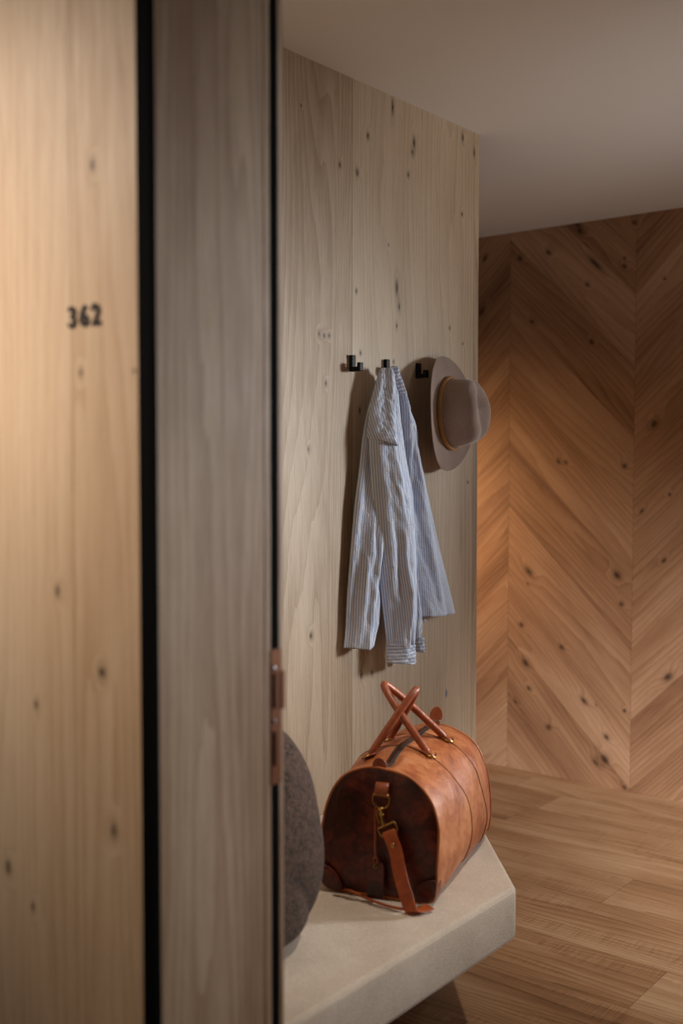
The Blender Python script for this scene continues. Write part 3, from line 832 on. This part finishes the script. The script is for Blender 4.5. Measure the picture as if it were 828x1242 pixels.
# square loop at the strap end
sd = Vector((.46, -.10, -.88)).normalized()      # direction the strap hangs
sw = Vector((.93, 0, .36)); sw = (sw - sd*sw.dot(sd)).normalized()
c0 = Vector((.030, Yf-.012, .157))
bm = bmesh.new()
tube(bm, [c0 + sw*a + sd*b for a, b in ((-.021, -.007), (-.019, -.009), (.019, -.009), (.021, -.007), (.021, .007), (.019, .009), (-.019, .009), (-.021, .007))], .0020, 8, closed=True, ref=(0, 1, 0))
obj('strap_buckle', bm, brass, bag, True)
s0 = c0 + sd*.006
spts = [c0 + Vector((0, .004, 0)) + sd*.018, c0 + Vector((0, .001, 0)) + sd*.004, c0 + Vector((0, -.003, 0)) + sd*.012, s0 + sd*.04 + Vector((0, -.006, 0)), s0 + Vector((.031, -.020, -.078)), Vector((.080, Yf-.042, .036)), Vector((.093, Yf-.050, .010)), Vector((.100, Yf-.046, .0045)), Vector((.110, Yf-.030, .0030)), Vector((.124, Yf-.010, .0045))]
sp_c = catmull(spts, 6)
def sdir(i):
    t = i/(len(sp_c)-1); return Vector(sw).lerp(Vector((.80, -.6, .0)), smooth01((t-.55)/.45))
bm = bmesh.new(); strip(bm, sp_c, sdir, .031, .0036)
ss = obj('shoulder_strap', bm, lea_strap, bag, True)
m = ss.modifiers.new('sub', 'SUBSURF'); m.levels = 1; m.render_levels = 1
pr = c0 + sd*.033 + Vector((0, -.010, 0))
bm = bmesh.new(); bmesh.ops.create_uvsphere(bm, u_segments=16, v_segments=8, radius=.0055, matrix=Matrix.Translation(pr) @ Matrix.Diagonal((1, .45, 1, 1)))
rv = obj('rivet', bm, brass, ss, True); rv['label'] = 'round brass rivet'
# rest of the strap lying on the seat under the bag's near edge
sp2 = catmull([Vector((.098, Yf-.040, .006)), Vector((.080, Yf-.046, .0055)), Vector((.045, Yf-.046, .0065)), Vector((.0, Yf-.030, .0065)), Vector((-.045, Yf-.006, .006)), Vector((-.080, Yf+.012, .005))], 8)
bm = bmesh.new(); strip(bm, sp2, (0, .25, 1), .006, .0028); obj('strap_tail', bm, lea_strap, ss, True)
# luggage tag
bm = bmesh.new(); tube(bm, catmull([Vector((-.012, Yf-.006, .196)), Vector((-.011, Yf-.010, .150)), Vector((-.011, Yf-.011, .100)), Vector((-.010, Yf-.012, .078))], 6), .0022, 8, flat=.6)
tube(bm, [Vector((-.009, Yf-.013, .077)) + Vector((math.cos(a)*.005, 0, math.sin(a)*.007)) for a in [2*PI*i/16 for i in range(16)]], .0014, 6, closed=True, ref=(0, 1, 0))
lt = obj('luggage_tag', bm, lea_handle, bag, True, Vector((.012, 0, .010))); lt['label'] = 'leather luggage tag on a cord'
bm = bmesh.new(); o_ = [(-.018, -.042), (.018, -.042), (.018, .030), (.0115, .037), (-.0115, .037), (-.018, .030)]
A = [bm.verts.new((x, -.0022, z)) for x, z in o_]; B = [bm.verts.new((x, .0022, z)) for x, z in o_]
bm.faces.new(A); bm.faces.new(B[::-1])
for i in range(6): bm.faces.new((A[i], A[(i+1) % 6], B[(i+1) % 6], B[i]))
tg = obj('tag_leather', bm, lea_end, lt); tg.location = (-.009, Yf-.013, .036); tg.rotation_euler = (R(-3), 0, R(4)); bevel(tg, .0012, 3)
bm = bmesh.new(); tube(bm, [Vector((-.009, Yf-.0158, .064)) + Vector((math.cos(a)*.0035, 0, math.sin(a)*.0035)) for a in [2*PI*i/14 for i in range(14)]], .0009, 6, closed=True, ref=(0, 1, 0))
obj('eyelet', bm, brass, lt, True)
# corner patches wrapping from the end panel to the side
for sgn in (1, -1):
    bm = bmesh.new(); grid = []
    ksel = [k for k in range(NS) if SECP[k].x*sgn > .0 and SECP[k].z < .050 and abs(SECP[k].x) > .1]
    ksel.sort(key=lambda k: SECP[k].z)
    for k in ksel:
        w = 1 - (SECP[k].z/.052)**2
        row = [bm.verts.new(off(k, lerp(.002, .002 + .10*math.sqrt(max(w, .02)), i/8), .0012)) for i in range(9)]; grid.append(row)
    for A, B in zip(grid, grid[1:]):
        for i in range(8): bm.faces.new((A[i], A[i+1], B[i+1], B[i]))
    o = obj('corner_patch', bm, lea_end, bag, True); m = o.modifiers.new('s', 'SOLIDIFY'); m.thickness = .0016
    bm = bmesh.new(); grid = []
    for i in range(9):
        a = PI/2*i/8; row = []
        for j in range(7):
            r_ = .052*j/6
            x = sgn*(.131 - r_*math.sin(a)*1.0); z = .004 + r_*math.cos(a)
            x = sgn*min(abs(x), .131 - .02*(1-min(1, z/.02))); row.append(bm.verts.new((x, -.0085 - .0035*(j/6), z)))
        grid.append(row)
    for A, B in zip(grid, grid[1:]):
        for j in range(6): bm.faces.new((A[j], A[j+1], B[j+1], B[j]))
    bmesh.ops.remove_doubles(bm, verts=bm.verts, dist=.0002)
    o = obj('corner_patch', bm, lea_end, bag, True); m = o.modifiers.new('s', 'SOLIDIFY'); m.thickness = .0022
